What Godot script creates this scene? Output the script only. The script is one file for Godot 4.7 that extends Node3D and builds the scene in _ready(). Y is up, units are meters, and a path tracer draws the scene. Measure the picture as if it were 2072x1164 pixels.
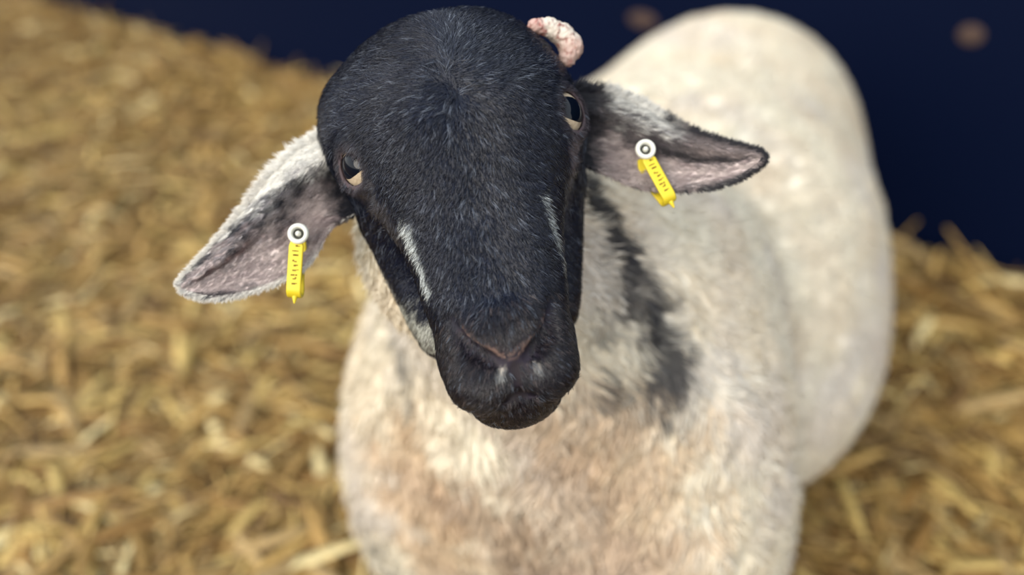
extends Node3D
# A black-faced white sheep looks up at the camera from deep straw, in front of a dark navy partition.

const HO := Vector3(-0.0286, 0.8597, -0.4733)   # the brow between the eyes, and the axes of the tilted head
const HX := Vector3(0.9775, 0.1374, -0.1599)
const HY := Vector3(-0.2039, 0.8079, -0.5528)
const HZ := Vector3(0.0532, 0.5730, 0.8178)
const BASE := Vector3(0.2, 0.0, -1.12)          # where the sheep stands
const BO := Vector3(0.036, 0.0, -0.70)           # the middle of its chest; the body runs back along BD
const BD := Vector3(0.4305, 0.0, -0.9026)
const BL := Vector3(0.9026, 0.0, 0.4305)
const WALL_AT := Vector3(0.0, 0.0, -2.55)
const WALL_ALONG := Vector3(0.766, 0.0, 0.643)
const WALL_OUT := Vector3(-0.643, 0.0, 0.766)

var rng := RandomNumberGenerator.new()
var noise := FastNoiseLite.new()
var fine := FastNoiseLite.new()
var neck_top := Vector3.ZERO
var neck_low := Vector3.ZERO


func _ready() -> void:
	rng.seed = 7
	noise.seed = 3
	noise.frequency = 1.0
	fine.seed = 11
	fine.frequency = 1.0
	stage()
	setting()
	sheep()


# ---------------------------------------------------------------- camera, sky, sun

func stage() -> void:
	var cam := Camera3D.new()
	cam.name = "camera"
	var lens := CameraAttributesPhysical.new()
	lens.frustum_focal_length = 35.0
	lens.frustum_focus_distance = 0.512
	lens.exposure_aperture = 2.2
	lens.frustum_near = 0.05
	lens.frustum_far = 60.0
	cam.attributes = lens
	cam.position = Vector3(0, 1.02, 0)
	cam.rotation_degrees = Vector3(-30, 0, 0)
	add_child(cam)
	cam.current = true
	var env := Environment.new()
	env.background_mode = Environment.BG_SKY
	var sky := Sky.new()
	var sm := ProceduralSkyMaterial.new()
	sm.sky_top_color = Color(0.84, 0.87, 0.90)
	sm.sky_horizon_color = Color(0.94, 0.93, 0.90)
	sm.ground_bottom_color = Color(0.34, 0.31, 0.27)
	sm.ground_horizon_color = Color(0.5, 0.48, 0.45)
	sm.sun_angle_max = 0.0
	sm.energy_multiplier = 1.9
	sky.sky_material = sm
	env.sky = sky
	env.tonemap_mode = Environment.TONE_MAPPER_LINEAR
	env.tonemap_exposure = 1.19
	env.sdfgi_enabled = true
	env.ssao_enabled = true
	env.ssil_enabled = true
	var we := WorldEnvironment.new()
	we.name = "world_environment"
	we.environment = env
	add_child(we)
	var sun := DirectionalLight3D.new()
	sun.name = "sun"
	sun.light_color = Color(1.0, 0.955, 0.89)
	sun.light_energy = 1.1
	sun.light_angular_distance = 48.0
	sun.shadow_enabled = true
	sun.sky_mode = DirectionalLight3D.SKY_MODE_LIGHT_ONLY
	add_child(sun)
	sun.look_at_from_position(Vector3(-0.56, 0.46, 0.69) * 10.0, Vector3.ZERO, Vector3.UP)


# ---------------------------------------------------------------- small helpers

func lin(r: float, g: float, b: float) -> Color:
	return Color(r / 255.0, g / 255.0, b / 255.0).srgb_to_linear()


func put(o: Node, label := "", category := "", group := "", kind := "") -> void:
	if label: o.set_meta("label", label)
	if category: o.set_meta("category", category)
	if group: o.set_meta("group", group)
	if kind: o.set_meta("kind", kind)


func part(called: String, mesh: Mesh, mat: Material, parent: Node) -> MeshInstance3D:
	var o := MeshInstance3D.new()
	o.name = called
	o.mesh = mesh
	o.material_override = mat
	parent.add_child(o, true)
	return o


func mat(c: Color, rough: float, spec := 0.5, vertex := false) -> StandardMaterial3D:
	var m := StandardMaterial3D.new()
	m.albedo_color = c
	m.roughness = rough
	m.metallic_specular = spec
	m.vertex_color_use_as_albedo = vertex
	return m


func h2w(p: Vector3) -> Vector3:
	return HO + HX * p.x + HY * p.y + HZ * p.z


func h2v(p: Vector3) -> Vector3:
	return HX * p.x + HY * p.y + HZ * p.z


func b2w(x: float, y: float, z: float) -> Vector3:
	return BO + BL * x + BD * z + Vector3(0, y, 0)


func array_mesh(v: PackedVector3Array, n: PackedVector3Array, c: PackedColorArray, ix: PackedInt32Array, into: ArrayMesh = null) -> ArrayMesh:
	var a := []
	a.resize(Mesh.ARRAY_MAX)
	a[Mesh.ARRAY_VERTEX] = v
	a[Mesh.ARRAY_NORMAL] = n
	if c.size(): a[Mesh.ARRAY_COLOR] = c
	a[Mesh.ARRAY_INDEX] = ix
	var m := into if into else ArrayMesh.new()
	m.add_surface_from_arrays(Mesh.PRIMITIVE_TRIANGLES, a)
	return m


func smooth_normals(v: PackedVector3Array, ix: PackedInt32Array) -> PackedVector3Array:
	var n := PackedVector3Array()
	n.resize(v.size())
	for t in range(0, ix.size(), 3):
		var a := ix[t]
		var b := ix[t + 1]
		var c := ix[t + 2]
		var f := (v[c] - v[a]).cross(v[b] - v[a])
		n[a] += f
		n[b] += f
		n[c] += f
	for i in n.size():
		n[i] = n[i].normalized()
	return n


# ---------------------------------------------------------------- distance fields and surface nets

func smin(a: float, b: float, k: float) -> float:
	var h := maxf(k - absf(a - b), 0.0) / k
	return minf(a, b) - h * h * k * 0.25


func smax(a: float, b: float, k: float) -> float:
	var h := maxf(k - absf(a - b), 0.0) / k
	return maxf(a, b) + h * h * k * 0.25


func ell(p: Vector3, c: Vector3, r: Vector3) -> float:
	var q := p - c
	var k0 := (q / r).length()
	var k1 := (q / (r * r)).length()
	return (k0 - 1.0) * minf(r.x, minf(r.y, r.z)) if k1 < 1e-6 else k0 * (k0 - 1.0) / k1


func cap(p: Vector3, a: Vector3, b: Vector3, ra: float, rb: float) -> float:
	var ab := b - a
	var t := clampf((p - a).dot(ab) / ab.length_squared(), 0.0, 1.0)
	return (p - a - ab * t).length() - lerpf(ra, rb, t)


func sd_head(p: Vector3) -> float:
	var q := Vector3(absf(p.x), p.y, p.z)
	var d := ell(q, Vector3(0, 0.010, -0.072), Vector3(0.080, 0.080, 0.070))
	d = smin(d, ell(p, Vector3(-0.058, 0.030, -0.088), Vector3(0.030, 0.036, 0.036)), 0.03)
	d = smin(d, ell(q, Vector3(0.020, 0.065, -0.085), Vector3(0.034, 0.021, 0.03)), 0.02)
	d = smin(d, cap(q, Vector3(0, 0.0, -0.05), Vector3(0, -0.122, -0.04), 0.050, 0.036), 0.025)
	d = smin(d, cap(q, Vector3(0.026, -0.02, -0.045), Vector3(0.018, -0.10, -0.036), 0.022, 0.018), 0.02)
	d = smin(d, ell(q, Vector3(0.053, 0.002, -0.052), Vector3(0.023, 0.024, 0.024)), 0.014)
	d = smin(d, cap(q, Vector3(0.042, -0.03, -0.09), Vector3(0.030, -0.112, -0.084), 0.034, 0.024), 0.014)
	d = smin(d, ell(q, Vector3(0, -0.138, -0.046), Vector3(0.042, 0.036, 0.046)), 0.014)
	d = smin(d, ell(q, Vector3(0.016, -0.152, -0.026), Vector3(0.022, 0.018, 0.024)), 0.010)
	d = smin(d, ell(q, Vector3(0, -0.164, -0.054), Vector3(0.029, 0.0205, 0.036)), 0.005)
	# the nose: a raised pad, two slanting nostrils, the cleft under it, the mouth
	d = smin(d, ell(q, Vector3(0, -0.123, -0.010), Vector3(0.025, 0.0175, 0.014)), 0.008)
	d = smax(d, -cap(q, Vector3(0.031, -0.1140, -0.013), Vector3(0.022, -0.1315, -0.006), 0.0026, 0.0050), 0.003)
	d = smax(d, -cap(q, Vector3(0.022, -0.1315, -0.006), Vector3(0.009, -0.1425, 0.001), 0.0050, 0.0042), 0.003)
	d = smax(d, -cap(q, Vector3(0.0, -0.150, 0.003), Vector3(0, -0.164, -0.003), 0.0046, 0.0013), 0.004)
	d = smax(d, -cap(q, Vector3(0.0, -0.1635, -0.0075), Vector3(0.030, -0.1600, -0.027), 0.0036, 0.0028), 0.003)
	return d


func eye_center(s: float) -> Vector3:
	return Vector3(-0.0620, -0.004, -0.0465) if s < 0 else Vector3(0.0612, 0.003, -0.0425)


func eye_axis(s: float) -> Vector3:
	return (Vector3(0.68, 0.0, 0.73) if s > 0 else Vector3(-0.66, 0.0, 0.75)).normalized()


func sd_head_eyes(p: Vector3) -> float:
	var d := sd_head(p)
	for s: float in [-1.0, 1.0]:
		var c := eye_center(s)
		var q := p - c
		if q.length_squared() > 0.0016: continue
		var a := eye_axis(s)
		var w := q.dot(a)
		# lids: a ring round the eye, and the socket cut out inside it
		var u := q - a * w
		var up := u.dot(Vector3(0.25 * s, 1.0, 0.0).normalized())
		var side := (u - Vector3(0.25 * s, 1.0, 0.0).normalized() * up).length()
		var ring := Vector2(Vector2(up / 1.04, side / 1.04).length() - 0.0142, w - 0.0085).length() - 0.0030
		d = smin(d, ring, 0.005)
		d = smax(d, -(q.length() - 0.0168), 0.0015)
	return d


func sd_body(p: Vector3) -> float:
	var r := p - BO
	var x := r.dot(BL)
	var q := Vector3(absf(x), p.y, r.dot(BD))
	var d := ell(q, Vector3(0, 0.46, 0.05), Vector3(0.215, 0.24, 0.18))
	d = smin(d, ell(q, Vector3(0, 0.43, 0.47), Vector3(0.300, 0.268, 0.39)), 0.10)
	d = smin(d, ell(q, Vector3(0.165, 0.33, 0.42), Vector3(0.15, 0.14, 0.27)), 0.08)
	d = smin(d, ell(q, Vector3(0, 0.495, 0.77), Vector3(0.222, 0.225, 0.25)), 0.10)
	d = smin(d, ell(q, Vector3(0.142, 0.325, 0.05), Vector3(0.118, 0.235, 0.15)), 0.06)
	d = smin(d, cap(q, Vector3(0.140, 0.27, 0.06), Vector3(0.125, 0.14, 0.08), 0.092, 0.044), 0.05)
	d = smin(d, cap(q, Vector3(0.12, 0.14, 0.08), Vector3(0.12, 0.05, 0.07), 0.034, 0.028), 0.02)
	d = smin(d, cap(q, Vector3(0.15, 0.38, 0.84), Vector3(0.14, 0.24, 0.92), 0.11, 0.05), 0.06)
	d = smin(d, cap(q, Vector3(0.14, 0.24, 0.92), Vector3(0.14, 0.05, 0.88), 0.038, 0.028), 0.02)
	d = smin(d, cap(q, Vector3(0.0, 0.60, 1.01), Vector3(0.0, 0.42, 1.06), 0.035, 0.022), 0.03)
	d = smin(d, cap(p, neck_low, neck_top, 0.175, 0.088), 0.09)
	return d


func sd(which: int, p: Vector3) -> float:
	if which == 0: return sd_head_eyes(p)
	if which == 1: return sd_body(p)
	return sd_stub(p)


func nets(which: int, lo: Vector3, nx: int, ny: int, nz: int, h: float) -> Array:
	var sy := nx
	var sz := nx * ny
	var val := PackedFloat32Array()
	val.resize(nx * ny * nz)
	val.fill(1e9)
	var cell := PackedInt32Array()
	cell.resize(nx * ny * nz)
	cell.fill(-1)
	var reach := h * 4.0 * 0.9 + h
	var verts := PackedVector3Array()
	var homes := PackedInt32Array()
	for bz in range(0, nz - 5, 4):
		for by in range(0, ny - 5, 4):
			for bx in range(0, nx - 5, 4):
				if absf(sd(which, lo + Vector3(bx + 2, by + 2, bz + 2) * h)) > reach: continue
				for k in range(bz, bz + 5):
					for j in range(by, by + 5):
						for i in range(bx, bx + 5):
							var at := i + j * sy + k * sz
							if val[at] > 1e8:
								val[at] = sd(which, lo + Vector3(i, j, k) * h)
				for k in range(bz, bz + 4):
					for j in range(by, by + 4):
						for i in range(bx, bx + 4):
							var at := i + j * sy + k * sz
							var inside := 0
							for c in 8:
								if val[at + (c & 1) + ((c >> 1) & 1) * sy + (c >> 2) * sz] < 0.0: inside += 1
							if inside == 0 or inside == 8: continue
							var sum := Vector3.ZERO
							var count := 0
							for e in 12:
								var axis := e >> 2
								var a := e & 1
								var b := (e >> 1) & 1
								var o0: Vector3i
								var st: Vector3i
								if axis == 0:
									o0 = Vector3i(0, a, b)
									st = Vector3i(1, 0, 0)
								elif axis == 1:
									o0 = Vector3i(a, 0, b)
									st = Vector3i(0, 1, 0)
								else:
									o0 = Vector3i(a, b, 0)
									st = Vector3i(0, 0, 1)
								var i0 := at + o0.x + o0.y * sy + o0.z * sz
								var v0 := val[i0]
								var v1 := val[i0 + st.x + st.y * sy + st.z * sz]
								if (v0 < 0.0) != (v1 < 0.0):
									sum += Vector3(o0) + Vector3(st) * (v0 / (v0 - v1))
									count += 1
							cell[at] = verts.size()
							homes.append(at)
							verts.append(lo + (Vector3(i, j, k) + sum / count) * h)
	var ix := PackedInt32Array()
	var step := [1, sy, sz]
	for at in homes:
		for axis in 3:
			var v0 := val[at]
			var v1: float = val[at + step[axis]]
			if (v0 < 0.0) == (v1 < 0.0): continue
			var s1: int = step[(axis + 1) % 3]
			var s2: int = step[(axis + 2) % 3]
			var a := cell[at]
			var b := cell[at - s1]
			var c := cell[at - s1 - s2]
			var d := cell[at - s2]
			if a < 0 or b < 0 or c < 0 or d < 0: continue
			if v0 < 0.0: ix.append_array([a, d, c, a, c, b])
			else: ix.append_array([a, c, d, a, b, c])
	return [verts, ix]


# ---------------------------------------------------------------- the setting

func ground(x: float, z: float) -> float:
	var off := (Vector3(x, 0, z) - WALL_AT).dot(WALL_OUT)
	return 0.02 + 0.022 * noise.get_noise_2d(x * 3.1, z * 3.1) + 0.018 * noise.get_noise_2d(x * 9.0 + 40.0, z * 9.0) + 0.10 * exp(-maxf(off, 0.0) / 0.35)


func setting() -> void:
	# floor
	var v := PackedVector3Array()
	var ix := PackedInt32Array()
	var n := 110
	for j in n + 1:
		for i in n + 1:
			var x := lerpf(-6.5, 5.0, i / float(n))
			var z := lerpf(-6.5, 1.6, j / float(n))
			v.append(Vector3(x, ground(x, z) - 0.03, z))
	for j in n:
		for i in n:
			var a := j * (n + 1) + i
			ix.append_array([a, a + 1, a + n + 2, a, a + n + 2, a + n + 1])
	var fl := part("floor", array_mesh(v, smooth_normals(v, ix), PackedColorArray(), ix), mat(Color(0.36, 0.27, 0.15), 0.95, 0.2), self)
	put(fl, "trodden earth floor of the pen under the straw bedding", "floor", "", "structure")
	# the dark partition behind
	var box := BoxMesh.new()
	box.size = Vector3(12.5, 2.6, 0.06)
	var wm := mat(Color(0.008, 0.036, 0.125), 0.65, 0.14)
	var w := part("wall_back", box, wm, self)
	w.transform = Transform3D(Basis(WALL_ALONG, Vector3.UP, WALL_ALONG.cross(Vector3.UP)), WALL_AT - WALL_OUT * 0.03 + Vector3(0, 1.3, 0) - WALL_ALONG * 0.6)
	put(w, "dark navy smooth partition wall behind the sheep", "wall", "", "structure")
	var mud := mat(Color(0.27, 0.22, 0.20), 0.9, 0.2)
	for a in [[Vector3(0.945, 0.607, -1.756), 0.026, 0.021], [Vector3(0.343, 0.527, -2.262), 0.044, 0.020]]:
		var blob := SphereMesh.new()
		blob.radius = 1.0
		blob.height = 2.0
		blob.radial_segments = 14
		blob.rings = 7
		var o := part("mud_splash", blob, mud, w)
		var at: Vector3 = a[0]
		o.transform = w.transform.affine_inverse() * Transform3D(Basis(WALL_ALONG * a[1], Vector3.UP * a[2], WALL_OUT * 0.004), at)
	straw()


func straw() -> void:
	var root := Node3D.new()
	root.name = "straw_bedding"
	put(root, "loose golden wheat straw strewn deep over the pen floor", "straw", "", "stuff")
	add_child(root)
	var sm := mat(Color(1, 1, 1), 0.55, 0.4, true)
	var shades := [lin(148, 118, 68), lin(166, 136, 80), lin(122, 92, 48), lin(186, 160, 98), lin(98, 74, 42), lin(152, 128, 86), lin(206, 188, 138)]
	for kind in 3:
		var mm := MultiMesh.new()
		mm.transform_format = MultiMesh.TRANSFORM_3D
		mm.use_colors = true
		mm.mesh = stalk(kind)
		var total: int = [34000, 26000, 21000][kind]
		mm.instance_count = total
		var k := 0
		while k < total:
			var z := lerpf(-5.4, 0.15, pow(rng.randf(), 0.75))
			var far := maxf(-z, 0.3)
			var x := rng.randf_range(-1.15, 1.30) * (far * 0.95 + 0.35)
			var off := (Vector3(x, 0, z) - WALL_AT).dot(WALL_OUT)
			if off < 0.03: continue
			var y := ground(x, z) + rng.randf_range(-0.02, 0.022)
			var turn := rng.randf() * TAU
			var along := Vector3(cos(turn), rng.randf_range(-0.22, 0.30), sin(turn)).normalized()
			if off < 0.25 and along.dot(WALL_OUT) < 0.0: along = (along - WALL_OUT * along.dot(WALL_OUT)).normalized()
			var side := along.cross(Vector3.UP).normalized()
			var lift := side.cross(along).normalized().rotated(along, rng.randf_range(-0.7, 0.7))
			side = along.cross(lift)
			var s := rng.randf_range(0.7, 1.4)
			mm.set_instance_transform(k, Transform3D(Basis(side * s, lift * s, along * s * rng.randf_range(0.7, 1.3)), Vector3(x, y, z)))
			var patch := noise.get_noise_3d(x * 14.0, z * 14.0, 5.0 + kind) * 1.6 + rng.randfn(0.0, 0.75)
			var c: Color = shades[0]
			if patch > 1.3: c = shades[6]
			elif patch > 0.75: c = shades[3]
			elif patch > 0.3: c = shades[1]
			elif patch > -0.1: c = shades[0]
			elif patch > -0.45: c = shades[5]
			elif patch > -0.95: c = shades[2]
			else: c = shades[4]
			mm.set_instance_color(k, c * rng.randf_range(0.85, 1.25))
			k += 1
		var o := MultiMeshInstance3D.new()
		o.name = ["straw_stalks", "straw_leaves", "straw_chaff"][kind]
		o.multimesh = mm
		o.material_override = sm
		put(o, "", "", "", "stuff")
		root.add_child(o)


func stalk(kind: int) -> ArrayMesh:
	var length: float = [0.17, 0.13, 0.065][kind]
	var wide: float = [0.0026, 0.0090, 0.0052][kind]
	var thick: float = [0.0022, 0.0008, 0.0012][kind]
	var v := PackedVector3Array()
	var ix := PackedInt32Array()
	for k in 4:
		var t := k / 3.0
		var bend: float = sin(t * PI) * length * [0.05, 0.12, 0.08][kind]
		var w := wide * (1.0 if k in [1, 2] else 0.6)
		for c in 4:
			var a := TAU * c / 4.0
			v.append(Vector3(cos(a) * w, bend + sin(a) * thick, (t - 0.5) * length))
	for k in 3:
		for c in 4:
			var a := k * 4 + c
			var b := k * 4 + (c + 1) % 4
			ix.append_array([a, a + 4, b, b, a + 4, b + 4])
	return array_mesh(v, smooth_normals(v, ix), PackedColorArray(), ix)


# ---------------------------------------------------------------- the sheep

func patch(p: Vector3, a: Vector3, b: Vector3, r: float, rough: float, scale: float) -> float:
	# 1 inside a ragged patch of coloured hair, 0 outside
	var far := cap(p, a, b, 0.0, 0.0) / r
	if far > 2.2: return 0.0
	return clampf(0.5 - (far - 1.0 + rough * fine.get_noise_3d(p.x * scale, p.y * scale, p.z * scale)) * 2.5, 0.0, 1.0)


func head_color(p: Vector3) -> Color:
	var c := lin(13, 20, 38)
	c = c.lerp(lin(32, 38, 56), clampf(0.5 + fine.get_noise_3d(p.x * 60.0, p.y * 60.0, p.z * 60.0), 0.0, 1.0) * 0.5)
	var m := smoothstep(-0.100, -0.125, p.y)
	c = c.lerp(lin(36, 29, 32), 0.7 * m)
	var white := lin(226, 222, 212)
	c = c.lerp(white, patch(p, Vector3(-0.044, -0.050, -0.020), Vector3(-0.041, -0.066, -0.020), 0.0048, 0.9, 300.0))
	c = c.lerp(white, patch(p, Vector3(-0.041, -0.066, -0.020), Vector3(-0.037, -0.090, -0.020), 0.0034, 0.9, 300.0))
	c = c.lerp(white, patch(p, Vector3(0.0345, -0.046, -0.014), Vector3(0.040, -0.090, -0.026), 0.0022, 1.6, 260.0))
	if p.z < -0.045:
		c = c.lerp(lin(214, 205, 185), patch(p, Vector3(-0.060, -0.098, -0.075), Vector3(-0.044, -0.124, -0.062), 0.0105, 1.3, 130.0))
		c = c.lerp(lin(200, 190, 175), 0.8 * patch(p, Vector3(-0.066, -0.062, -0.085), Vector3(-0.063, -0.082, -0.080), 0.005, 1.2, 200.0))
	c = c.lerp(lin(112, 104, 104), 0.5 * patch(p, Vector3(-0.058, -0.030, -0.034), Vector3(-0.052, -0.046, -0.034), 0.011, 0.9, 120.0))
	c = c.lerp(lin(150, 132, 132), 0.6 * patch(p, Vector3(0.066, -0.016, -0.036), Vector3(0.064, -0.030, -0.040), 0.006, 1.2, 220.0))
	c = c.lerp(lin(104, 98, 102), 0.4 * patch(p, Vector3(0.058, -0.042, -0.045), Vector3(0.056, -0.060, -0.050), 0.010, 0.9, 140.0))
	for s: float in [-1.0, 1.0]:
		var e := (p - eye_center(s)).length()
		c = c.lerp(lin(84, 70, 70), 0.65 * smoothstep(0.024, 0.018, e))
		# bare skin along the upper edge of the nostril
		var q := Vector3(p.x * s, p.y, p.z)
		c = c.lerp(lin(110, 90, 84), 0.95 * patch(q, Vector3(0.0295, -0.112, -0.009), Vector3(0.021, -0.1290, -0.002), 0.0023, 1.5, 320.0))
		c = c.lerp(lin(106, 86, 79), 0.95 * patch(q, Vector3(0.021, -0.1290, -0.002), Vector3(0.002, -0.1410, 0.003), 0.0023, 1.5, 320.0))
	c = c.lerp(lin(168, 160, 150), patch(p, Vector3(-0.0075, -0.147, 0.0), Vector3(-0.0085, -0.150, 0.0), 0.0022, 0.4, 200.0))
	c = c.lerp(lin(150, 142, 134), patch(p, Vector3(0.0125, -0.147, 0.0), Vector3(0.0135, -0.151, 0.0), 0.0018, 0.4, 200.0))
	return c.lerp(lin(226, 219, 204), smoothstep(-0.105, -0.118, p.z + 0.006 * fine.get_noise_3d(p.x * 90.0, p.y * 90.0, 3.0)))


func body_color(p: Vector3) -> Color:
	var n := noise.get_noise_3d(p.x * 9.0, p.y * 9.0, p.z * 9.0)
	var c := lin(250, 243, 224)
	c = c.lerp(lin(240, 224, 200), clampf(0.25 + n * 0.9, 0.0, 0.8))
	c = c.lerp(lin(228, 222, 220), clampf(noise.get_noise_3d(p.x * 6.0 + 30.0, p.y * 6.0, p.z * 6.0) * 1.2, 0.0, 0.5))
	# weathered, stained wool on the breast
	var wet := lin(216, 180, 136)
	c = c.lerp(wet, 0.60 * patch(p, Vector3(-0.10, 0.47, -0.63), Vector3(-0.08, 0.33, -0.64), 0.050, 1.3, 22.0))
	c = c.lerp(wet, 0.45 * patch(p, Vector3(0.10, 0.53, -0.56), Vector3(0.14, 0.42, -0.56), 0.060, 1.4, 22.0))
	c = c.lerp(lin(168, 136, 106), 0.7 * patch(p, Vector3(-0.03, 0.45, -0.59), Vector3(0.02, 0.36, -0.57), 0.045, 1.3, 20.0))
	c = c.lerp(lin(172, 146, 124), 0.55 * patch(p, Vector3(0.04, 0.56, -0.56), Vector3(0.09, 0.38, -0.55), 0.055, 1.4, 24.0))
	# black hair that runs from behind the cheek to the shoulder, and smaller flecks
	var dark := lin(52, 53, 60)
	c = c.lerp(dark, 0.95 * patch(p, Vector3(0.055, 0.77, -0.575), Vector3(0.080, 0.70, -0.58), 0.017, 1.1, 40.0))
	c = c.lerp(dark, 0.85 * patch(p, Vector3(0.080, 0.70, -0.58), Vector3(0.110, 0.655, -0.59), 0.019, 1.2, 40.0))
	c = c.lerp(dark, 0.90 * patch(p, Vector3(0.110, 0.655, -0.59), Vector3(0.132, 0.595, -0.585), 0.019, 1.2, 40.0))
	c = c.lerp(dark, 0.9 * patch(p, Vector3(0.077, 0.612, -0.56), Vector3(0.074, 0.600, -0.56), 0.012, 1.0, 50.0))
	c = c.lerp(dark, 0.7 * patch(p, Vector3(0.058, 0.71, -0.57), Vector3(0.062, 0.66, -0.57), 0.016, 1.6, 70.0))
	c = c.lerp(dark, 0.6 * patch(p, Vector3(-0.105, 0.59, -0.65), Vector3(-0.09, 0.53, -0.64), 0.010, 1.5, 60.0))
	c = c.lerp(dark, 0.7 * patch(p, Vector3(-0.168, 0.34, -0.68), Vector3(-0.160, 0.26, -0.68), 0.016, 1.6, 50.0))
	return c


func ear_color(s: float, t: float, left: bool) -> Color:
	# s runs from the base to the tip, t from the upper edge (-1) to the lower (1)
	var n := fine.get_noise_2d(s * 9.0, t * 7.0 + (0.0 if left else 50.0))
	var n2 := fine.get_noise_2d(s * 22.0, t * 5.0 + (20.0 if left else 70.0))
	var black := lin(36, 37, 46)
	var inner := lin(198, 184, 180).lerp(lin(148, 132, 132), clampf(0.4 + n * 1.4, 0.0, 1.0))
	var c := inner
	if left:
		c = c.lerp(black, smoothstep(0.16, -0.14, t + s * 0.55 + n2 * 0.8) * smoothstep(0.70, 0.50, s + n * 0.4))
		c = c.lerp(lin(150, 148, 152), clampf(n2 * 2.0, 0.0, 0.7) * smoothstep(0.3, -0.3, t))
		c = c.lerp(lin(72, 48, 46), smoothstep(0.10, 0.02, absf(t + 0.22 + n * 0.1)) * smoothstep(0.42, 0.52, s) * smoothstep(0.90, 0.75, s))
		c = c.lerp(black, smoothstep(0.20, 0.08, s + n2 * 0.10) * smoothstep(-0.62, -0.40, t))
		c = c.lerp(black, 0.95 * smoothstep(0.62, 0.72, absf(t)) * smoothstep(0.60, 0.72, s + n2 * 0.35))
		c = c.lerp(lin(250, 248, 242), smoothstep(lerpf(-0.22, -0.92, smoothstep(0.05, 0.62, s)) + 0.1, lerpf(-0.22, -0.92, smoothstep(0.05, 0.62, s)) - 0.1, t + n2 * 0.42))
		c = c.lerp(lin(238, 234, 226), smoothstep(0.90, 0.97, absf(t)) * smoothstep(0.25, 0.4, s))
	else:
		c = c.lerp(lin(52, 50, 56), smoothstep(0.22, -0.10, t + n2 * 0.5) * 0.9)
		c = c.lerp(lin(130, 118, 116), smoothstep(0.48, 0.6, s) * smoothstep(0.0, -0.25, t + n * 0.3) * 0.75)
		c = c.lerp(lin(34, 32, 36), smoothstep(0.14, 0.05, absf(t + 0.05 + n * 0.1)) * smoothstep(0.36, 0.48, s) * smoothstep(0.86, 0.74, s))
		c = c.lerp(lin(228, 226, 220), smoothstep(-0.35, -0.70, t + n2 * 0.75) * smoothstep(0.16, 0.24, s) * smoothstep(0.56, 0.40, s))
		c = c.lerp(black, smoothstep(0.24, 0.12, s + n2 * 0.10))
		c = c.lerp(black, smoothstep(0.74, 0.86, absf(t)) * smoothstep(0.42, 0.62, s + n2 * 0.3) * 0.95)
		c = c.lerp(black, smoothstep(0.93, 0.97, s))
	return c


const EAR_RIGHT := [
	[Vector3(-0.0830, 0.0314, -0.0738), Vector3(-0.0734, -0.0253, -0.0774)], [Vector3(-0.0942, 0.0260, -0.0710), Vector3(-0.0854, -0.0292, -0.0745)],
	[Vector3(-0.1095, 0.0188, -0.0686), Vector3(-0.0965, -0.0340, -0.0727)], [Vector3(-0.1272, 0.0066, -0.0677), Vector3(-0.1085, -0.0498, -0.0717)],
	[Vector3(-0.1458, -0.0096, -0.0682), Vector3(-0.1230, -0.0593, -0.0704)], [Vector3(-0.1629, -0.0241, -0.0685), Vector3(-0.1432, -0.0641, -0.0702)],
	[Vector3(-0.1778, -0.0360, -0.0684), Vector3(-0.1633, -0.0657, -0.0697)], [Vector3(-0.1878, -0.0437, -0.0687), Vector3(-0.1789, -0.0641, -0.0696)],
	[Vector3(-0.1946, -0.0499, -0.0687), Vector3(-0.1906, -0.0591, -0.0691)], [Vector3(-0.1968, -0.0527, -0.0690), Vector3(-0.1962, -0.0547, -0.0691)]]
const EAR_LEFT := [
	[Vector3(0.0783, 0.0303, -0.0696), Vector3(0.0686, -0.0173, -0.0739)], [Vector3(0.0895, 0.0249, -0.0723), Vector3(0.0791, -0.0250, -0.0747)],
	[Vector3(0.1037, 0.0206, -0.0696), Vector3(0.0896, -0.0330, -0.0716)], [Vector3(0.1205, 0.0087, -0.0663), Vector3(0.1045, -0.0449, -0.0684)],
	[Vector3(0.1362, -0.0057, -0.0633), Vector3(0.1225, -0.0526, -0.0647)], [Vector3(0.1513, -0.0184, -0.0601), Vector3(0.1413, -0.0568, -0.0607)],
	[Vector3(0.1652, -0.0281, -0.0569), Vector3(0.1581, -0.0586, -0.0567)], [Vector3(0.1776, -0.0359, -0.0536), Vector3(0.1731, -0.0563, -0.0534)],
	[Vector3(0.1869, -0.0422, -0.0504), Vector3(0.1839, -0.0520, -0.0503)], [Vector3(0.1900, -0.0476, -0.0476), Vector3(0.1890, -0.0493, -0.0478)]]


func ear_point(rows: Array, s: float, t: float, lift: float) -> Vector3:
	var f := clampf(s, 0.0, 1.0) * (rows.size() - 1)
	var i := mini(int(f), rows.size() - 2)
	var w := f - i
	var e := []
	for side in 2:
		var p0: Vector3 = rows[maxi(i - 1, 0)][side]
		var p1: Vector3 = rows[i][side]
		var p2: Vector3 = rows[i + 1][side]
		var p3: Vector3 = rows[mini(i + 2, rows.size() - 1)][side]
		e.append(p1.cubic_interpolate(p2, p0, p3, w))
	var up: Vector3 = e[0]
	var low: Vector3 = e[1]
	up += (up - low) * 0.08
	var mid := (up + low) * 0.5
	up = up.lerp(mid, smoothstep(0.94, 1.0, s))
	low = low.lerp(mid, smoothstep(0.94, 1.0, s))
	var wide := (low - up).length()
	# in section: a hollow below, a ridge, and an upper edge that rolls back
	var u := (t + 0.35) / 1.35
	var bow := -0.80 * u * (1.0 - u)
	if t < -0.35:
		u = (-t - 0.35) / 0.65
		bow = -0.30 * u * u
	bow *= wide * (1.0 - 0.45 * s)
	return up.lerp(low, t * 0.5 + 0.5) + Vector3(0, 0, bow + lift * (1.0 - t * t * t * t) * (1.0 - s * 0.6))


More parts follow.
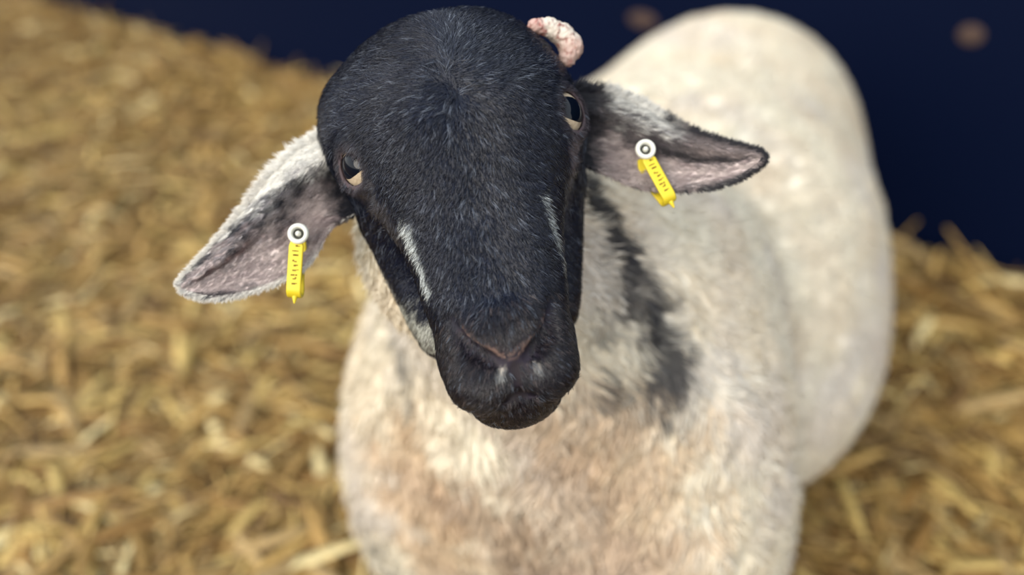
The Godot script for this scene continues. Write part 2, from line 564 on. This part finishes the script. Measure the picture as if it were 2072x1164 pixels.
func tuft(strands: int, spread: float, width: float, rise: float, seed_: int) -> ArrayMesh:
	# a few curved, tapering hairs of length about 1 that lie along +y and stand off along +z
	var r := RandomNumberGenerator.new()
	r.seed = seed_
	var v := PackedVector3Array()
	var ix := PackedInt32Array()
	for k in strands:
		var a := r.randf() * TAU
		var b := Vector3(cos(a), sin(a), 0.0) * spread * sqrt(r.randf()) + Vector3(0, 0, -0.05)
		var long := r.randf_range(0.7, 1.15)
		var sway := r.randfn(0.0, 0.11)
		var up := rise * r.randf_range(0.6, 1.5)
		var first := v.size()
		for ring in 3:
			var t: float = [0.0, 0.45, 0.8][ring]
			var c := b + Vector3(sway * t * t, t, up * (t - 0.45 * t * t) * 1.5) * long
			var w: float = width * [1.0, 0.85, 0.5][ring]
			for q in 3:
				var an := TAU * q / 3.0 + 0.5
				v.append(c + Vector3(cos(an), 0.0, sin(an)) * w)
		v.append(b + Vector3(sway, 1.0, up * 0.55 * 1.5) * long)
		for ring in 2:
			for q in 3:
				var i := first + ring * 3 + q
				var j := first + ring * 3 + (q + 1) % 3
				ix.append_array([i, j, i + 3, j, j + 3, i + 3])
		for q in 3:
			ix.append_array([first + 6 + q, first + 6 + (q + 1) % 3, first + 9])
	return array_mesh(v, smooth_normals(v, ix), PackedColorArray(), ix)


func coat(called: String, p: PackedVector3Array, n: PackedVector3Array, d: PackedVector3Array, l: PackedFloat32Array, c: PackedColorArray, meshes: Array, m: Material, parent: Node) -> void:
	var kinds := meshes.size()
	for kind in kinds:
		var mm := MultiMesh.new()
		mm.transform_format = MultiMesh.TRANSFORM_3D
		mm.use_colors = true
		mm.mesh = meshes[kind]
		var total := (p.size() - kind + kinds - 1) / kinds
		mm.instance_count = total
		for k in total:
			var i := k * kinds + kind
			var z := n[i]
			var y := (d[i] - z * d[i].dot(z)).normalized()
			var x := y.cross(z)
			mm.set_instance_transform(k, Transform3D(Basis(x * l[i], y * l[i], z * l[i]), p[i]))
			mm.set_instance_color(k, c[i])
		var o := MultiMeshInstance3D.new()
		o.name = called
		o.multimesh = mm
		o.material_override = m
		put(o, "", "", "", "stuff")
		parent.add_child(o, true)


func scatter(v: PackedVector3Array, n: PackedVector3Array, c: PackedColorArray, ix: PackedInt32Array, per_m2: float) -> Array:
	var op := PackedVector3Array()
	var on := PackedVector3Array()
	var oc := PackedColorArray()
	for t in range(0, ix.size(), 3):
		var a := ix[t]
		var b := ix[t + 1]
		var d := ix[t + 2]
		var want := (v[b] - v[a]).cross(v[d] - v[a]).length() * 0.5 * per_m2
		var count := int(want) + (1 if rng.randf() < want - int(want) else 0)
		for k in count:
			var e := sqrt(rng.randf())
			var f := rng.randf()
			var wa := 1.0 - e
			var wb := e * (1.0 - f)
			var wc := e * f
			op.append(v[a] * wa + v[b] * wb + v[d] * wc)
			on.append((n[a] * wa + n[b] * wb + n[d] * wc).normalized())
			oc.append(c[a] * wa + c[b] * wb + c[d] * wc)
	return [op, on, oc]


func sheep() -> void:
	neck_top = h2w(Vector3(0, -0.045, -0.160))
	neck_low = b2w(0, 0.56, 0.10)
	var root := Node3D.new()
	root.name = "sheep"
	root.position = BASE
	add_child(root)
	put(root, "white sheep with a black face and wide drooping ears standing in straw", "sheep")
	var hd := nets(0, Vector3(-0.108, -0.204, -0.162), 106, 142, 86, 0.0022)
	var bd := nets(1, Vector3(-0.42, 0.0, -2.1), 100, 76, 134, 0.0125)
	var hv: PackedVector3Array = hd[0]
	var hi: PackedInt32Array = hd[1]
	var hn := smooth_normals(hv, hi)
	var hc := PackedColorArray()
	for p in hv: hc.append(head_color(p))
	var bv: PackedVector3Array = bd[0]
	var bi: PackedInt32Array = bd[1]
	var bn := smooth_normals(bv, bi)
	var bc := PackedColorArray()
	for p in bv: bc.append(body_color(p))
	# head, trunk, legs and ears are one skin
	var v := PackedVector3Array()
	var n := PackedVector3Array()
	var c := PackedColorArray()
	var ix := PackedInt32Array()
	for k in hv.size():
		v.append(h2w(hv[k]) - BASE)
		n.append(h2v(hn[k]))
		c.append(hc[k] * 0.9)
	ix.append_array(hi)
	var shift := v.size()
	for k in bv.size():
		v.append(bv[k] - BASE)
		n.append(bn[k])
		c.append(bc[k])
	for i in bi: ix.append(i + shift)
	var ears := []
	for left in [true, false]:
		var rows := EAR_RIGHT if left else EAR_LEFT
		var ev := PackedVector3Array()
		var ec := PackedColorArray()
		var ei := PackedInt32Array()
		var info := PackedVector2Array()
		var nu := 44
		var nt := 22
		for face in 2:
			for i in nu + 1:
				for j in nt + 1:
					var s := i / float(nu)
					var t := j / float(nt) * 2.0 - 1.0
					ev.append(ear_point(rows, s, t, 0.0013 if face == 0 else -0.0013))
					info.append(Vector2(s, t))
					var col := ear_color(s, t, left)
					if face == 1: col = lin(240, 236, 226).lerp(lin(40, 40, 46), clampf(0.2 + fine.get_noise_2d(s * 12.0, t * 6.0) * 2.0, 0.0, 1.0)) if left else lin(60, 58, 60).lerp(lin(230, 226, 220), clampf(fine.get_noise_2d(s * 10.0, t * 5.0) * 2.5, 0.0, 1.0))
					ec.append(col)
			for i in nu:
				for j in nt:
					var a := face * (nu + 1) * (nt + 1) + i * (nt + 1) + j
					var b := a + nt + 1
					if (face == 0) == left: ei.append_array([a, a + 1, b, a + 1, b + 1, b])
					else: ei.append_array([a, b, a + 1, a + 1, b, b + 1])
		var en := smooth_normals(ev, ei)
		if en[nt / 2 + 20 * (nt + 1)].z < 0.0:
			for k in en.size(): en[k] = -en[k]
			for k in range(0, ei.size(), 3):
				var keep := ei[k]
				ei[k] = ei[k + 1]
				ei[k + 1] = keep
		shift = v.size()
		for k in ev.size():
			v.append(h2w(ev[k]) - BASE)
			n.append(h2v(en[k]))
			c.append(ec[k])
		for i in ei: ix.append(i + shift)
		ears.append([ev, en, ec, ei, left, rows])
	var skin := mat(Color.WHITE, 0.7, 0.4, true)
	part("body", array_mesh(v, n, c, ix), skin, root)

	# hair on the face
	var face := mat(Color(0.90, 0.95, 1.0), 0.26, 0.55, true)
	var short := [tuft(6, 0.20, 0.019, 0.22, 21), tuft(6, 0.20, 0.018, 0.30, 22), tuft(5, 0.24, 0.019, 0.26, 23)]
	var got := scatter(hv, hn, hc, hi, 640000.0)
	var p := PackedVector3Array()
	var nn := PackedVector3Array()
	var dd := PackedVector3Array()
	var ll := PackedFloat32Array()
	var cc := PackedColorArray()
	for k in got[0].size():
		var q: Vector3 = got[0][k]
		var m: Vector3 = got[1][k]
		if q.z < -0.125: continue
		var near := minf((q - eye_center(-1.0)).length(), (q - eye_center(1.0)).length())
		if near < 0.0186: continue
		var rim := Vector3(absf(q.x), q.y, q.z)
		if cap(rim, Vector3(0.031, -0.114, -0.012), Vector3(0.022, -0.132, -0.005), 0.0, 0.0) < 0.0040 or cap(rim, Vector3(0.022, -0.132, -0.005), Vector3(0.006, -0.1435, 0.002), 0.0, 0.0) < 0.0042 or cap(rim, Vector3(0, -0.141, 0.0), Vector3(0, -0.164, -0.004), 0.0, 0.0) < 0.0030 or cap(rim, Vector3(0.0, -0.1635, -0.0075), Vector3(0.030, -0.1600, -0.027), 0.0, 0.0) < 0.0042: continue
		var edge_line := minf(cap(rim, Vector3(0.0295, -0.112, -0.009), Vector3(0.021, -0.1290, -0.002), 0.0, 0.0), cap(rim, Vector3(0.021, -0.1290, -0.002), Vector3(0.002, -0.1410, 0.003), 0.0, 0.0))
		if edge_line < 0.0024: continue
		var long := 0.0100
		if q.y < -0.10: long = lerpf(0.0100, 0.0056, smoothstep(-0.10, -0.13, q.y))
		long = lerpf(0.0026, long, smoothstep(0.003, 0.013, edge_line))
		if near < 0.028: long *= 0.55
		if q.y > 0.05: long *= 1.15
		var side := clampf(q.x / 0.02, -1.0, 1.0)
		var w := smoothstep(-0.01, 0.045, q.y + 0.010 * noise.get_noise_2d(q.x * 40.0, q.y * 40.0))
		var flow := Vector3(lerpf(0.45, 1.2, smoothstep(0.015, 0.04, absf(q.x))) * side, -0.9, 0.0).lerp(Vector3(1.3 * side, 0.45, -0.2), w)
		flow += Vector3(noise.get_noise_3d(q.x * 22.0, q.y * 22.0, 3.0), noise.get_noise_3d(q.x * 22.0, q.y * 22.0, 8.0), 0.0) * lerpf(0.3, 0.9, w)
		flow += Vector3(noise.get_noise_3d(q.x * 55.0, q.y * 55.0, q.z * 55.0), noise.get_noise_3d(q.x * 55.0, q.y * 55.0, q.z * 55.0 + 9.0), 0.0) * 0.45
		flow += Vector3(rng.randfn(0.0, 0.16), rng.randfn(0.0, 0.16), 0.0)
		p.append(h2w(q) - BASE)
		nn.append(h2v(m))
		dd.append(h2v(flow))
		ll.append(long * rng.randf_range(0.75, 1.2))
		var tone: Color = got[2][k]
		if rng.randf() < 0.07: tone = tone.lerp(lin(120, 122, 130), 0.6)
		if q.y < -0.105 and rng.randf() < 0.2: tone = tone.lerp(lin(100, 84, 78), rng.randf())
		cc.append(tone * rng.randf_range(0.6, 1.25))
	coat("face_hair", p, nn, dd, ll, cc, short, face, root)

	# hair on the ears
	var soft := mat(Color.WHITE, 0.45, 0.45, true)
	soft.backlight_enabled = true
	soft.backlight = Color(0.7, 0.7, 0.7)
	p = PackedVector3Array()
	nn = PackedVector3Array()
	dd = PackedVector3Array()
	ll = PackedFloat32Array()
	cc = PackedColorArray()
	for e in ears:
		var along: float = -1.0 if e[4] else 1.0
		var es := scatter(e[0], e[1], e[2], e[3], 330000.0)
		for k in es[0].size():
			var q: Vector3 = es[0][k]
			var flow := Vector3(along, -0.45, 0.1) + Vector3(rng.randfn(0.0, 0.25), rng.randfn(0.0, 0.25), 0.0)
			var tone: Color = es[2][k]
			p.append(h2w(q) - BASE)
			nn.append(h2v(es[1][k]))
			dd.append(h2v(flow))
			ll.append(rng.randf_range(0.0035, 0.0062) * (1.5 if absf(q.x) < 0.125 else 1.0))
			cc.append(tone * rng.randf_range(0.75, 1.2))
		# the fringe along the rim, and the long white hair on the upper edge at the base
		for k in 2600:
			var s := rng.randf_range(0.05, 1.0)
			var edge := -1.0 if rng.randf() < 0.55 else 1.0
			var q := ear_point(e[5], s, edge * rng.randf_range(0.93, 1.0), 0.0)
			var out := (ear_point(e[5], s, edge, 0.0) - ear_point(e[5], s, edge * 0.7, 0.0)).normalized()
			p.append(h2w(q) - BASE)
			nn.append(h2v(Vector3(rng.randfn(0.0, 0.3), rng.randfn(0.0, 0.3), 1.0).normalized()))
			dd.append(h2v(Vector3(along, -0.4, 0.0) * 0.8 + out * 0.8 + Vector3(rng.randfn(0.0, 0.2), rng.randfn(0.0, 0.2), 0.0)))
			ll.append(rng.randf_range(0.003, 0.005) * (lerpf(2.2, 1.0, smoothstep(0.2, 0.7, s)) if edge < 0.0 else 1.0))
			cc.append(ear_color(s, edge * 0.97, e[4]) * rng.randf_range(0.8, 1.1))
	coat("ear_hair", p, nn, dd, ll, cc, [tuft(6, 0.30, 0.026, 0.22, 31), tuft(6, 0.30, 0.026, 0.28, 32)], soft, root)

	# the fleece
	got = scatter(bv, bn, bc, bi, 27000.0)
	p = PackedVector3Array()
	nn = PackedVector3Array()
	dd = PackedVector3Array()
	ll = PackedFloat32Array()
	cc = PackedColorArray()
	for k in got[0].size():
		var q: Vector3 = got[0][k]
		var m: Vector3 = got[1][k]
		var r := q - BO
		var back := r.dot(BD)
		if q.y < 0.08: continue
		var hq := Vector3((q - HO).dot(HX), (q - HO).dot(HY), (q - HO).dot(HZ))
		if hq.z > -0.10 and hq.y > -0.16 and sd_head(hq) < 0.004: continue
		var front := smoothstep(0.12, -0.02, back) * smoothstep(0.66, 0.55, q.y)
		var flow := BD * lerpf(0.8, 0.0, front) + Vector3(0, -0.7, 0)
		var g := 26.0
		flow += Vector3(noise.get_noise_3d(q.x * g, q.y * g, q.z * g), noise.get_noise_3d(q.x * g, q.y * g, q.z * g + 7.0) * 0.5, noise.get_noise_3d(q.x * g + 5.0, q.y * g, q.z * g)) * 1.6
		p.append(q - BASE)
		nn.append(m)
		dd.append(flow)
		ll.append(lerpf(0.018, 0.032, front) * rng.randf_range(0.8, 1.25) * smoothstep(0.0, 0.3, q.y + 0.05))
		var tone: Color = got[2][k]
		cc.append(tone * rng.randf_range(0.86, 1.06))
	var wool := mat(Color.WHITE, 0.75, 0.3, true)
	wool.backlight_enabled = true
	wool.backlight = Color(0.5, 0.5, 0.5)
	coat("fleece", p, nn, dd, ll, cc, [tuft(6, 0.20, 0.034, 0.24, 41), tuft(6, 0.20, 0.034, 0.32, 42)], wool, root)
	var horny := mat(Color(0.20, 0.17, 0.15), 0.5, 0.4)
	var shell := lathe(PackedVector2Array([Vector2(0.0, -0.030), Vector2(0.034, -0.030), Vector2(0.036, -0.026), Vector2(0.030, 0.018), Vector2(0.024, 0.022), Vector2(0.0, 0.022)]))
	for at in [Vector2(0.12, 0.07), Vector2(-0.12, 0.07), Vector2(0.14, 0.88), Vector2(-0.14, 0.88)]:
		var hoof := part("hoof", shell, horny, root)
		hoof.transform = Transform3D(Basis(BL, Vector3.UP, -BD * 1.15), b2w(at.x, 0.040, at.y - 0.006) - BASE)
	eyes(root)
	horn(root)
	ear_tag(Vector3(-0.1167, -0.0353, -0.0735), Vector3(-0.1264, -0.0738, -0.0735), "yellow plastic loop tag hanging straight in the sheep's white-edged ear")
	ear_tag(Vector3(0.1167, -0.0260, -0.0705), Vector3(0.1268, -0.0621, -0.0690), "yellow plastic loop tag hanging aslant in the sheep's dark-rimmed ear")


func eyes(root: Node3D) -> void:
	var wet := mat(Color.WHITE, 0.05, 0.38, true)
	var black := mat(Color(0.02, 0.04, 0.08), 0.04, 0.38)
	for s: float in [-1.0, 1.0]:
		var a := eye_axis(s)
		var over := Vector3(0.25 * s, 1.0, 0.0)
		over = (over - a * over.dot(a)).normalized()
		var side := over.cross(a)
		var v := PackedVector3Array()
		var n := PackedVector3Array()
		var c := PackedColorArray()
		var ix := PackedInt32Array()
		var rings := 26
		var around := 40
		for i in rings + 1:
			var th := PI * 0.72 * i / float(rings)
			for j in around:
				var ph := TAU * j / around
				var d := a * cos(th) + (side * cos(ph) + over * sin(ph)) * sin(th)
				n.append(h2v(d))
				v.append(h2v(d) * 0.0165)
				var w := fine.get_noise_2d(ph * 6.0, th * 8.0)
				var iris := lin(178, 164, 142).lerp(lin(148, 132, 112), clampf(0.5 + w, 0.0, 1.0))
				c.append(iris.lerp(lin(46, 36, 34), smoothstep(0.95, 1.05, th)))
		for i in rings:
			for j in around:
				var k := i * around + j
				var l := i * around + (j + 1) % around
				ix.append_array([k, l, k + around, l, l + around, k + around])
		var o := part("eye", array_mesh(v, n, c, ix), wet, root)
		o.position = h2w(eye_center(s)) - BASE
		put(o, "amber eye with a wide dark pupil")
		# the pupil is a broad bar, as in all sheep
		v = PackedVector3Array()
		n = PackedVector3Array()
		ix = PackedInt32Array()
		for i in 9:
			for j in 36:
				var ph := TAU * j / 36.0
				var e := Vector2(signf(cos(ph)) * pow(absf(cos(ph)), 0.6) * 0.80, signf(sin(ph)) * pow(absf(sin(ph)), 0.6) * 0.50) * (i / 8.0)
				var d := (a + side * tan(e.x) + over * tan(e.y)).normalized()
				n.append(h2v(d))
				v.append(h2v(d) * 0.01662)
		for i in 8:
			for j in 36:
				var k := i * 36 + j
				var l := i * 36 + (j + 1) % 36
				ix.append_array([k, l, k + 36, l, l + 36, k + 36])
		part("pupil", array_mesh(v, n, PackedColorArray(), ix), black, o)


func sd_stub(p: Vector3) -> float:
	var pts := [Vector3(0.0616, 0.0680, -0.0528), Vector3(0.0718, 0.0672, -0.0572), Vector3(0.0802, 0.0617, -0.0601), Vector3(0.0846, 0.0535, -0.0624), Vector3(0.0800, 0.0460, -0.0624)]
	var d := 1.0
	for k in 4:
		d = smin(d, cap(p, pts[k], pts[k + 1], [0.0050, 0.0056, 0.0066, 0.0074][k], [0.0056, 0.0066, 0.0074, 0.0058][k]), 0.004)
	return d + 0.0016 * fine.get_noise_3d(p.x * 300.0, p.y * 300.0, p.z * 300.0)


func horn(root: Node3D) -> void:
	var got := nets(2, Vector3(0.052, 0.034, -0.074), 44, 48, 30, 0.001)
	var v := PackedVector3Array()
	var c := PackedColorArray()
	for p: Vector3 in got[0]:
		v.append(h2w(p) - BASE)
		var w := fine.get_noise_3d(p.x * 170.0, p.y * 170.0, p.z * 170.0)
		var pale := lin(196, 186, 174)
		var col := pale.lerp(lin(128, 84, 76), clampf(w * 2.4 - 0.1, 0.0, 1.0))
		col = col.lerp(lin(160, 118, 108), 0.6 * smoothstep(0.062, 0.050, p.y))
		c.append(col.lerp(lin(150, 74, 68), smoothstep(0.070, 0.066, p.x) * 0.5))
	var o := part("horn_stub", array_mesh(v, smooth_normals(v, got[1]), c, got[1]), mat(Color.WHITE, 0.5, 0.45, true), root)
	put(o, "scabby pink and white horn stub")


func ear_tag(top: Vector3, low: Vector3, label: String) -> void:
	var root := Node3D.new()
	root.name = "ear_tag"
	add_child(root, true)
	var origin := h2w(top)
	root.position = origin
	put(root, label, "ear tag", "yellow ear tags")
	var down := h2v(low - top)
	var long := down.length()
	var y := -down.normalized()
	var z := (HZ - y * HZ.dot(y)).normalized()
	var x := y.cross(z)
	root.basis = Basis(x, y, z)
	var yellow := mat(Color(0.78, 0.70, 0.15), 0.45, 0.45)
	# the strip goes down in front of the ear, round under its edge and up behind it
	var path := PackedVector3Array()
	for k in 9: path.append(Vector3(0, -0.004 - (long - 0.008) * k / 8.0, 0.0105))
	for k in range(1, 8):
		var a := PI * k / 8.0
		path.append(Vector3(0, -long + 0.004 - sin(a) * 0.0045, 0.0045 + cos(a) * 0.006))
	for k in range(0, 8): path.append(Vector3(-0.0012 * sin(k / 7.0 * PI), -long + 0.004 + (long - 0.006) * k / 7.0, -0.0015 - 0.003 * sin(k / 7.0 * PI)))
	var v := PackedVector3Array()
	var ix := PackedInt32Array()
	for k in path.size():
		var dir := (path[mini(k + 1, path.size() - 1)] - path[maxi(k - 1, 0)]).normalized()
		var across := Vector3.RIGHT
		var off := dir.cross(across).normalized()
		var w := 0.0046 if k > 0 and k < path.size() - 1 else 0.0034
		for e in [Vector2(-1, -0.6), Vector2(-0.8, -1), Vector2(0.8, -1), Vector2(1, -0.6), Vector2(1, 0.6), Vector2(0.8, 1), Vector2(-0.8, 1), Vector2(-1, 0.6)]:
			v.append(path[k] + across * e.x * w + off * e.y * 0.0009)
	for k in path.size() - 1:
		for e in 8:
			var a := k * 8 + e
			var b := k * 8 + (e + 1) % 8
			ix.append_array([a, a + 8, b, b, a + 8, b + 8])
	for e in range(1, 7):
		ix.append_array([0, e, e + 1])
		var l := (path.size() - 1) * 8
		ix.append_array([l, l + e + 1, l + e])
	part("strip", array_mesh(v, smooth_normals(v, ix), PackedColorArray(), ix), yellow, root)
	# worn ink: short strokes across the strip, too rubbed to read
	v = PackedVector3Array()
	ix = PackedInt32Array()
	var r := RandomNumberGenerator.new()
	r.seed = 5
	for k in 9:
		var at := -0.0085 - (long - 0.016) * k / 8.0
		for stroke in 2:
			var cx := r.randf_range(-0.0016, 0.0020)
			var cy := at + r.randf_range(-0.0009, 0.0009)
			var hx := r.randf_range(0.0005, 0.0014)
			var hy := r.randf_range(0.00025, 0.0006)
			var f := v.size()
			for e in [Vector2(-1, -1), Vector2(1, -1), Vector2(1, 1), Vector2(-1, 1)]: v.append(Vector3(cx + e.x * hx, cy + e.y * hy, 0.01145))
			ix.append_array([f, f + 2, f + 1, f, f + 3, f + 2])
	part("print", array_mesh(v, smooth_normals(v, ix), PackedColorArray(), ix), mat(Color(0.45, 0.36, 0.10), 0.6, 0.3), root)
	# the locking button: a pale ring round the tip of the pin
	var ring := lathe(PackedVector2Array([Vector2(0.0034, 0.0), Vector2(0.0066, 0.0), Vector2(0.0069, 0.0012), Vector2(0.0066, 0.0026), Vector2(0.0056, 0.0034), Vector2(0.0044, 0.0032), Vector2(0.0038, 0.0022), Vector2(0.0034, 0.0)]))
	var grey := mat(Color(0.80, 0.80, 0.76), 0.4, 0.5)
	var b := part("button", ring, grey, root)
	b.transform = Transform3D(Basis(Vector3.RIGHT, Vector3(0, 0, 1), Vector3(0, -1, 0)), Vector3(0.001, 0.0, 0.0105))
	put(b, "pale grey locking button")
	var pin := part("pin", lathe(PackedVector2Array([Vector2(0.0, -0.013), Vector2(0.0018, -0.013), Vector2(0.0018, 0.0022), Vector2(0.0012, 0.0034), Vector2(0.0, 0.0038)])), grey, root)
	pin.transform = b.transform
	part("button_web", lathe(PackedVector2Array([Vector2(0.0, -0.0006), Vector2(0.0042, -0.0006), Vector2(0.0042, 0.0003), Vector2(0.0, 0.0003)])), mat(Color(0.24, 0.24, 0.22), 0.6, 0.3), root).transform = b.transform
	part("strip_tip", lathe(PackedVector2Array([Vector2(0.0, -0.0050), Vector2(0.0007, -0.0042), Vector2(0.0018, -0.0005), Vector2(0.0016, 0.0008), Vector2(0.0, 0.001)])), yellow, root).position = Vector3(0.0004, -long - 0.0005, 0.007)


func lathe(profile: PackedVector2Array) -> ArrayMesh:
	var v := PackedVector3Array()
	var ix := PackedInt32Array()
	var around := 28
	for q in profile:
		for j in around:
			var a := TAU * j / around
			v.append(Vector3(cos(a) * q.x, q.y, sin(a) * q.x))
	for i in profile.size() - 1:
		for j in around:
			var a := i * around + j
			var b := i * around + (j + 1) % around
			ix.append_array([a, a + around, b, b, a + around, b + around])
	var n := smooth_normals(v, ix)
	return array_mesh(v, n, PackedColorArray(), ix)
